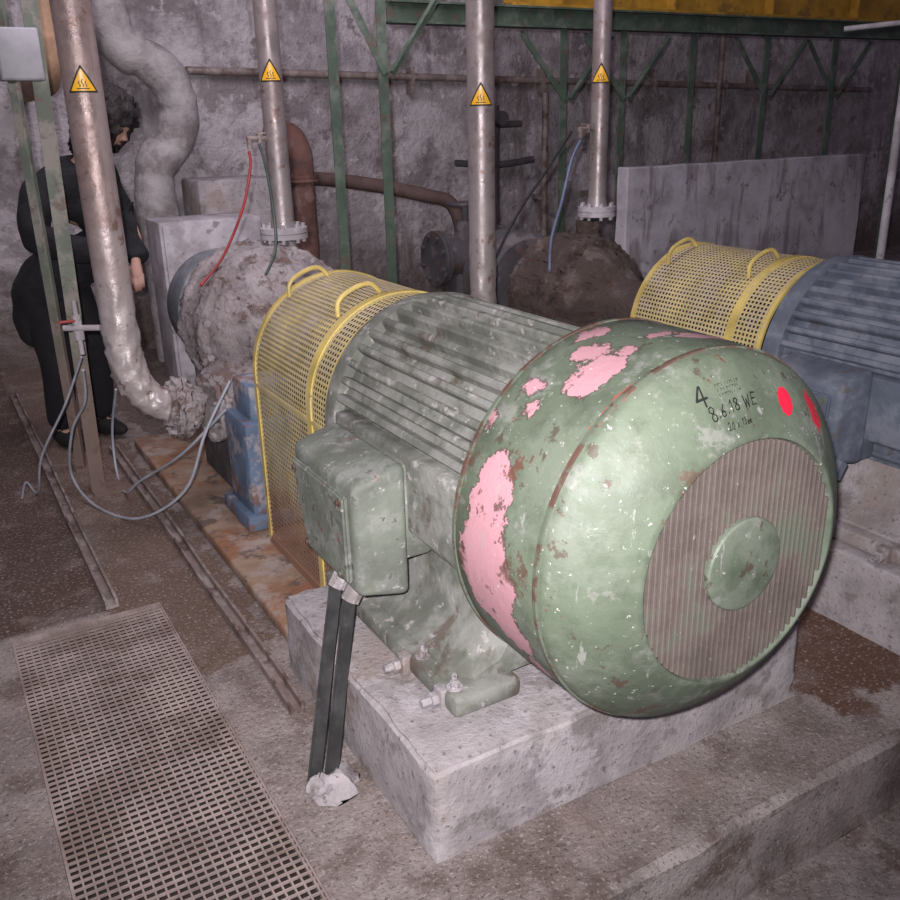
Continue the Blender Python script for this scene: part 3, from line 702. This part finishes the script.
for x, lab in ((2.09, 'dark green steel post behind the pale pump'), (2.38, 'green braced steel post behind the pale pump')):
    post(x, 4.70, 0, 2.9, .058, M['post'], lab, braces=((-.22, 2.25), (.42, 2.40)) if x > 2.1 else ())
rt_g = root('crane_runway', (5.5, 5.35, 2.14)); top(rt_g, 'yellow crane runway girder carried on dark green beam', 'crane beam')
def ibeam(bm, x0, x1, y, z0, z1, w=.12, t=.012):
    box(bm, x0, x1, y-w/2, y+w/2, z0, z0+t); box(bm, x0, x1, y-w/2, y+w/2, z1-t, z1); box(bm, x0, x1, y-t/2, y+t/2, z0, z1)
bm = nb(); ibeam(bm, 2.7, 10, 5.32, 2.15, 2.275); finish(bm, 'support_beam', M['post'], rt_g, smooth=False)
bm = nb(); ibeam(bm, 3.6, 10, 5.40, 2.277, 2.78, .2, .02)
for x in range(4, 10): box(bm, x, x+.012, 5.31, 5.49, 2.29, 2.77)
finish(bm, 'runway_girder', M['crane'], rt_g, smooth=False)
for x in (4.04, 4.56, 5.22, 6.00, 6.80, 7.7):
    post(x, 5.30, 0, 2.148, .055, M['post'], 'dark green braced post under the crane runway', braces=((-.36, 2.13), (.36, 2.13)) if x in (4.04, 4.56, 6.0, 6.8) else (), zb=1.72)

rt_b = root('junction_box', (.46, 4.12, 1.78)); top(rt_b, 'small grey electrical junction box fixed to green post', 'junction box')
bm = nb(); box(bm, .41, .57, 4.10, 4.19, 1.78, 1.97, .008); finish(bm, 'enclosure', M['greybox'], rt_b)
bm = nb(); box(bm, .415, .565, 4.09, 4.099, 1.785, 1.965, .004); finish(bm, 'box_lid', M['greybox'], rt_b)
bm = nb(); tube(bm, [(.80, 5.6, 3.0), (.80, 5.6, 2.5), (.80, 5.6, 2.1), (.80, 5.62, 1.95), (.80, 5.72, 1.86), (.80, 5.9, 1.84), (.80, 6.4, 1.84), (.80, 6.99, 1.84)], .072, 20, 5)
top(finish(bm, 'wrapped_pipe', M['tan']), 'tan wrapped pipe bending into the wall behind the person', 'pipe')
bm = nb(); tube(bm, [(1.34, 6.6, 2.9), (1.34, 6.6, 2.5), (1.34, 6.6, 2.28), (1.40, 6.6, 2.10), (1.55, 6.6, 2.02), (1.68, 6.6, 1.90), (1.73, 6.6, 1.70), (1.67, 6.6, 1.50), (1.54, 6.6, 1.37), (1.50, 6.6, 1.2), (1.5, 6.6, .9), (1.5, 6.6, .0)], .135, 24, 6, .12)
o = top(finish(bm, 'insulated_pipe', M['insul'], ang=60), 'bulky grey insulated pipe with elbow on the wall', 'pipe')
rt_k = root('metal_cabinet', (1.65, 5.9, 0)); top(rt_k, 'dirty white metal cabinet standing by the wall', 'cabinet')
bm = nb(); box(bm, 1.30, 1.95, 5.75, 6.1, 0, 1.05, .01); finish(bm, 'cabinet_body', M['white'], rt_k)
bm = nb(); box(bm, 1.32, 1.93, 5.735, 5.749, .08, 1.03, .003); finish(bm, 'cabinet_door', M['white'], rt_k)
bm = nb(); box(bm, 1.72, 2.26, 6.3, 6.75, 0, 1.25, .02); bmesh.ops.subdivide_edges(bm, edges=bm.edges[:], cuts=2, use_grid_fill=True); jitter(bm, .012, 5)
for v in bm.verts: v.co.z = max(v.co.z, 0)
top(finish(bm, 'machine_plinth', M['block']), 'grey concrete plinth against the rear wall', 'concrete block')
bm = nb(); tube(bm, [(2.55, 6.5, .0), (2.55, 6.5, .8), (2.55, 6.5, 1.15), (2.55, 6.5, 1.35), (2.54, 6.56, 1.47), (2.53, 6.7, 1.53), (2.53, 6.99, 1.54)], .085, 20, 5, .05)
flange(bm, (2.55, 6.5, 1.22), (0, 0, 1), .12); top(finish(bm, 'rusty_pipe', M['rustpipe']), 'rusted flanged pipe elbow entering the wall', 'pipe', 'rusty pipes')
bm = nb(); tube(bm, [(2.62, 6.95, 1.20), (2.75, 6.5, 1.20), (2.98, 6.15, 1.16), (3.3, 6.0, 1.08), (3.5, 5.95, 1.0), (3.55, 5.9, .7), (3.55, 5.9, 0)], .05, 18, 5, .02)
top(finish(bm, 'rusty_pipe', M['browndark']), 'dim brown pipe sloping down behind the posts', 'pipe', 'rusty pipes')
bm = nb(); cyl(bm, (1.9, 6.93, 1.97), (9.5, 6.93, 1.80), .028, n=12)
for x in (2.5, 3.7, 5, 6.3, 7.6): box(bm, x, x+.03, 6.9, 6.999, 1.80, 2.0)
top(finish(bm, 'wall_conduit', M['rail']), 'long horizontal conduit clipped along the rear wall', 'conduit', 'wall conduits')
for (x, z0, z1) in ((5.0, .0, 1.80), (5.55, .0, 1.8), (7.1, 0, 2.6)):
    bm = nb(); cyl(bm, (x, 6.86, z0), (x, 6.86, z1), .03, n=12); box(bm, x-.04, x+.04, 6.84, 6.999, (z0+z1)/2, (z0+z1)/2+.04)
    top(finish(bm, 'wall_conduit', M['rail']), 'thin vertical conduit on the rear wall', 'conduit', 'wall conduits')
bm = nb(); tube(bm, [(4.1, 6.90, 1.25), (4.5, 6.88, 1.22), (4.9, 6.90, 1.25)], .03, 10); cyl(bm, (4.5, 6.88, 0), (4.5, 6.88, 1.7), .025, n=10); cyl(bm, (4.45, 6.88, 1.55), (4.75, 6.88, 1.55), .03, n=10); cyl(bm, (4.5, 6.78, 1.6), (4.5, 6.95, 1.6), .06, n=16)
top(finish(bm, 'valve_manifold', M['grime']), 'small pipe manifold with valves on the wall', 'valve')
rt_m = root('gate_valve', (3.0, 5.0, 0)); top(rt_m, 'grimy dark gate valve between flanged pipe stubs', 'valve')
bm = nb(); cyl(bm, (2.82, 5.0, .78), (3.30, 5.0, .78), .12, n=24); flange(bm, (2.82, 5, .78), (1, 0, 0), .17); flange(bm, (3.3, 5, .78), (1, 0, 0), .17); cyl(bm, (3.03, 5, .75), (3.03, 5, 1.0), .09, .06, 20); cyl(bm, (3.03, 5, 1.0), (3.03, 5, 1.12), .02, n=10); box(bm, 2.9, 3.16, 4.9, 5.1, 0, .68, .02)
finish(bm, 'valve_body', M['grime'], rt_m)
bm = nb(); pts = [(3.03+.1*math.cos(a*math.pi/8), 5+.1*math.sin(a*math.pi/8), 1.1) for a in range(17)]; tube(bm, pts, .01, 8, 2); cyl(bm, (2.93, 5, 1.1), (3.13, 5, 1.1), .008, n=8)
finish(bm, 'handwheel', M['grime'], rt_m)

bm = nb(); box(bm, 3.92, 6.22, 4.50, 4.60, 0, 1.29, .008); bmesh.ops.subdivide_edges(bm, edges=[e for e in bm.edges if e.calc_length() > 1], cuts=12)
jitter(bm, .008, 4)
for v in bm.verts: v.co.z = max(v.co.z, 0)
top(finish(bm, 'partition_panel', M['panel'], smooth=False), 'pale grey freestanding concrete partition slab', 'partition')

# ------------------------------------------------------------------ person
def evalmesh(ob):
    bpy.context.view_layer.update()
    me = bpy.data.meshes.new_from_object(ob.evaluated_get(bpy.context.evaluated_depsgraph_get())); bpy.data.objects.remove(ob); return me
def skinmesh(J, E, sub=2):
    names = list(J); me = bpy.data.meshes.new('s'); me.from_pydata([J[n_][0] for n_ in names], [(names.index(a), names.index(b)) for a, b in E], [])
    ob = bpy.data.objects.new('s', me); COL.objects.link(ob); ob.modifiers.new('s', 'SKIN')
    for i, n_ in enumerate(names):
        r = J[n_][1]; sv = me.skin_vertices[0].data[i]; sv.radius = r if isinstance(r, tuple) else (r, r); sv.use_root = (i == 0)
    s = ob.modifiers.new('d', 'SUBSURF'); s.levels = sub; s.render_levels = sub
    return evalmesh(ob)
C = V((.60, 5.06, 0)); F = V((.40, -.917, 0)).normalized(); S = V((-F.y, F.x, 0))
def W(s, f_, z): return C + S*s + F*f_ + V((0, 0, z))
A1 = dict(sh=(-.15, .22, 1.36), el=(-.24, .26, 1.11), wr=(.00, .47, 1.03))
A2 = dict(sh=(.21, .24, 1.36), el=(.30, .30, 1.11), wr=(.16, .46, .97))
J = {'pel': (W(-.04, -.06, .92), .12), 'bel': (W(-.03, 0, 1.05), .11), 'che': (W(0, .13, 1.24), .12), 'nk0': (W(.04, .24, 1.39), .06), 'nk': (W(.09, .30, 1.47), .050), 'hd': (W(.14, .35, 1.56), .06)}
E = [('pel', 'bel'), ('bel', 'che'), ('che', 'nk0'), ('nk0', 'nk'), ('nk', 'hd')]
for k, A in (('a', A1), ('b', A2)):
    J[k+'sh'] = (W(A['sh'][0]*.85, A['sh'][1], A['sh'][2]-.02), .045); J[k+'el'] = (W(*A['el']), .034); J[k+'wr'] = (W(*A['wr']), .025)
    E += [('nk0', k+'sh'), (k+'sh', k+'el'), (k+'el', k+'wr')]
for k, s in (('l', -.10), ('r', .10)):
    J[k+'hp'] = (W(s-.02, -.04, .86), .08); J[k+'kn'] = (W(s*1.1, .06, .48), .055); J[k+'an'] = (W(s*1.2, 0, .09), .038); J[k+'to'] = (W(s*1.4, .16, .03), .025)
    E += [('pel', k+'hp'), (k+'hp', k+'kn'), (k+'kn', k+'an'), (k+'an', k+'to')]
parts = [skinmesh(J, E, 2)]
def hand(wr_, el_, sgn):
    wr_ = V(wr_); d0 = (wr_-V(el_)).normalized(); d = (d0+V((0, 0, -.75))).normalized()
    side = d.cross(V((0, 0, 1))).normalized()*sgn; up = side.cross(d).normalized()
    if up.z < 0: up = -up
    me = [skinmesh({'v': (wr_-d0*.07, .026), 'w': (wr_, .025), 'p': (wr_+d*.045, (.034, .020)), 'k': (wr_+d*.090, (.036, .016))}, [('v', 'w'), ('w', 'p'), ('p', 'k')], 2)]
    for i, L_ in enumerate((.068, .078, .073, .058)):
        b0 = wr_+d*.060+side*(.026-.0175*i); k1 = b0+d*(.015+L_*.5)-up*.006; k2 = k1+(d*.7-up*.6).normalized()*L_*.33; k3 = k2+(d*.3-up*.9).normalized()*L_*.27
        me.append(skinmesh({'a': (b0, .011), 'b': (k1, .010), 'c': (k2, .0095), 'd': (k3, .008)}, [('a', 'b'), ('b', 'c'), ('c', 'd')], 1))
    t0 = wr_+d*.025+side*.020; t1 = t0+(d*.6+side*.8).normalized()*.045; t2 = t1+(d*.9+side*.2-up*.2).normalized()*.03
    me.append(skinmesh({'a': (t0, .015), 'b': (t1, .012), 'c': (t2, .010)}, [('a', 'b'), ('b', 'c')], 1)); return me
parts += hand(W(*A1['wr']), W(*A1['el']), -1); parts += hand(W(*A2['wr']), W(*A2['el']), 1)
Hc = W(.175, .38, 1.625)
hf = (F*.70 + S*.48 + V((0, 0, -.60))).normalized(); hs = hf.cross(V((0, 0, 1))).normalized(); hu = hs.cross(hf).normalized()
HM = Matrix(((hs.x, hf.x, hu.x, Hc.x), (hs.y, hf.y, hu.y, Hc.y), (hs.z, hf.z, hu.z, Hc.z), (0, 0, 0, 1)))
bm = nb(); bmesh.ops.create_uvsphere(bm, u_segments=40, v_segments=28, radius=1)
for v in bm.verts:
    x, y, z = v.co; w_ = 1-.28*max(0, -z)**1.3
    v.co = V((x*.074*w_, y*.094*(1-.12*max(0, -z)) + (.008 if z < -.3 and y > 0 else 0), z*.115))
    X, Y_, Z = v.co
    if Y_ > .03:
        for sx in (-.03, .03): v.co.y -= .012*math.exp(-((X-sx)**2+(Z-.008)**2)/(.016**2))
        v.co.y += .008*math.exp(-((Z-.03)/.012)**2-(X/.04)**2)
bmesh.ops.create_cone(bm, cap_ends=True, segments=10, radius1=.019, radius2=.006, depth=.05, matrix=Matrix.Translation((0, .090, -.010)) @ Matrix.Rotation(rad(22), 4, 'X'))
bmesh.ops.create_uvsphere(bm, u_segments=12, v_segments=8, radius=.016, matrix=Matrix.Translation((0, .094, -.027)) @ Matrix.Diagonal((1, .8, .7, 1)))
for sx in (-1, 1): bmesh.ops.create_uvsphere(bm, u_segments=12, v_segments=8, radius=.03, matrix=Matrix.Translation((sx*.072, -.005, -.005)) @ Matrix.Diagonal((.4, .6, 1, 1)))
bm.transform(HM); me = bpy.data.meshes.new('h'); bm.to_mesh(me); bm.free(); parts.append(me)
bm = nb()
for p in parts: bm.from_mesh(p)
me = bpy.data.meshes.new('b'); bm.to_mesh(me); bm.free(); ob = bpy.data.objects.new('b', me); COL.objects.link(ob)
rm = ob.modifiers.new('r', 'REMESH'); rm.mode = 'VOXEL'; rm.voxel_size = .0055; rm.use_smooth_shade = True
me = evalmesh(ob)
# drop tiny enclosed islands left by the union
bm = nb(); bm.from_mesh(me); seen = set(); isl = []
for v in bm.verts:
    if v in seen: continue
    st_, comp = [v], []; seen.add(v)
    while st_:
        q = st_.pop(); comp.append(q)
        for e in q.link_edges:
            o2 = e.other_vert(q)
            if o2 not in seen: seen.add(o2); st_.append(o2)
    isl.append(comp)
isl.sort(key=len, reverse=True)
bmesh.ops.delete(bm, geom=[v for c in isl[1:] for v in c if len(c) < 400], context='VERTS')
bm.to_mesh(me); bm.free()
me.name = 'person'; me.materials.clear(); me.materials.append(M['skin'])
for p in me.polygons: p.use_smooth = True
person = bpy.data.objects.new('person', me); COL.objects.link(person)
top(person, 'person in black coat leaning forward with lowered head and hands', 'person')
def pchild(me_, name, m):
    me_.materials.clear(); me_.materials.append(m)
    for p in me_.polygons: p.use_smooth = True
    o = bpy.data.objects.new(name, me_); COL.objects.link(o); o.parent = person; return o
Jc = {'pel': (W(-.04, -.06, .50), (.20, .17)), 'h': (W(-.04, -.05, .88), (.195, .16)), 'bel': (W(-.03, .02, 1.08), (.19, .155)), 'che': (W(0, .12, 1.24), (.21, .165)), 'nk0': (W(.03, .21, 1.37), (.18, .14)), 'nk': (W(.07, .27, 1.46), .10)}
Ec = [('pel', 'h'), ('h', 'bel'), ('bel', 'che'), ('che', 'nk0'), ('nk0', 'nk')]
for k, A in (('a', A1), ('b', A2)):
    e = V(A['el']); w_ = V(A['wr'])
    Jc[k+'sh'] = (W(*A['sh']), .105); Jc[k+'m'] = (W(*((V(A['sh'])+e)/2)), .092); Jc[k+'el'] = (W(*e), .082); Jc[k+'f'] = (W(*((w_+e)/2)), .070); Jc[k+'wr'] = (W(*w_), .056)
    Ec += [('che', k+'sh'), (k+'sh', k+'m'), (k+'m', k+'el'), (k+'el', k+'f'), (k+'f', k+'wr')]
mc_ = skinmesh(Jc, Ec, 3)
for v in mc_.vertices: v.co += noise.noise_vector(v.co*11)*.02
pchild(mc_, 'coat', M['coat'])
Jt = {'pel': (W(-.02, -.02, .90), (.15, .12))}; Et = []
for k, s in (('l', -.10), ('r', .10)):
    Jt[k+'hp'] = (W(s-.02, -.03, .80), .115); Jt[k+'kn'] = (W(s*1.1, .06, .48), .09); Jt[k+'an'] = (W(s*1.2, 0, .08), .076)
    Et += [('pel', k+'hp'), (k+'hp', k+'kn'), (k+'kn', k+'an')]
pchild(skinmesh(Jt, Et, 2), 'trousers', M['trouser'])
for s in (-.12, .12):
    bm = nb(); bmesh.ops.create_uvsphere(bm, u_segments=20, v_segments=12, radius=1)
    for v in bm.verts:
        x, y, z = v.co; v.co = C+S*(s+x*.052)+F*(.065+y*.15)+V((0, 0, .05+z*.05*(1.2 if y < 0 else .85)))
        v.co.z = max(v.co.z, .002)
    me = bpy.data.meshes.new('shoe'); bm.to_mesh(me); bm.free(); pchild(me, 'shoe', M['shoe'])
bm = nb(); bmesh.ops.create_uvsphere(bm, u_segments=64, v_segments=44, radius=1)
kill = []
for v in bm.verts:
    x, y, z = v.co; n3 = noise.noise(v.co*3.5)*.14+noise.noise(v.co*9)*.11
    k = 1.0+n3
    if y > .52 and z < .26 and abs(x) < .56: kill.append(v)
    v.co = V((x*.142*k, (y*.142-.016)*k, z*(.170 if z > 0 else .235)*k-.002))
bmesh.ops.delete(bm, geom=kill, context='VERTS'); bm.transform(HM)
me = bpy.data.meshes.new('hair'); bm.to_mesh(me); bm.free(); h = pchild(me, 'hair', M['hair'])
sm = h.modifiers.new('s', 'SOLIDIFY'); sm.thickness = .03; sm.offset = -1
for sx in (-1, 1):
    bm = nb(); bmesh.ops.create_uvsphere(bm, u_segments=12, v_segments=8, radius=.011, matrix=HM @ Matrix.Translation((sx*.03, .076, .006)))
    me = bpy.data.meshes.new('eye'); bm.to_mesh(me); bm.free(); pchild(me, 'eye', M['eye'])
bm = nb(); bmesh.ops.create_uvsphere(bm, u_segments=14, v_segments=8, radius=.02, matrix=HM @ Matrix.Translation((0, .088, -.058)) @ Matrix.Diagonal((1.0, .35, .28, 1)))
me = bpy.data.meshes.new('mouth'); bm.to_mesh(me); bm.free(); pchild(me, 'mouth', M['lip'])
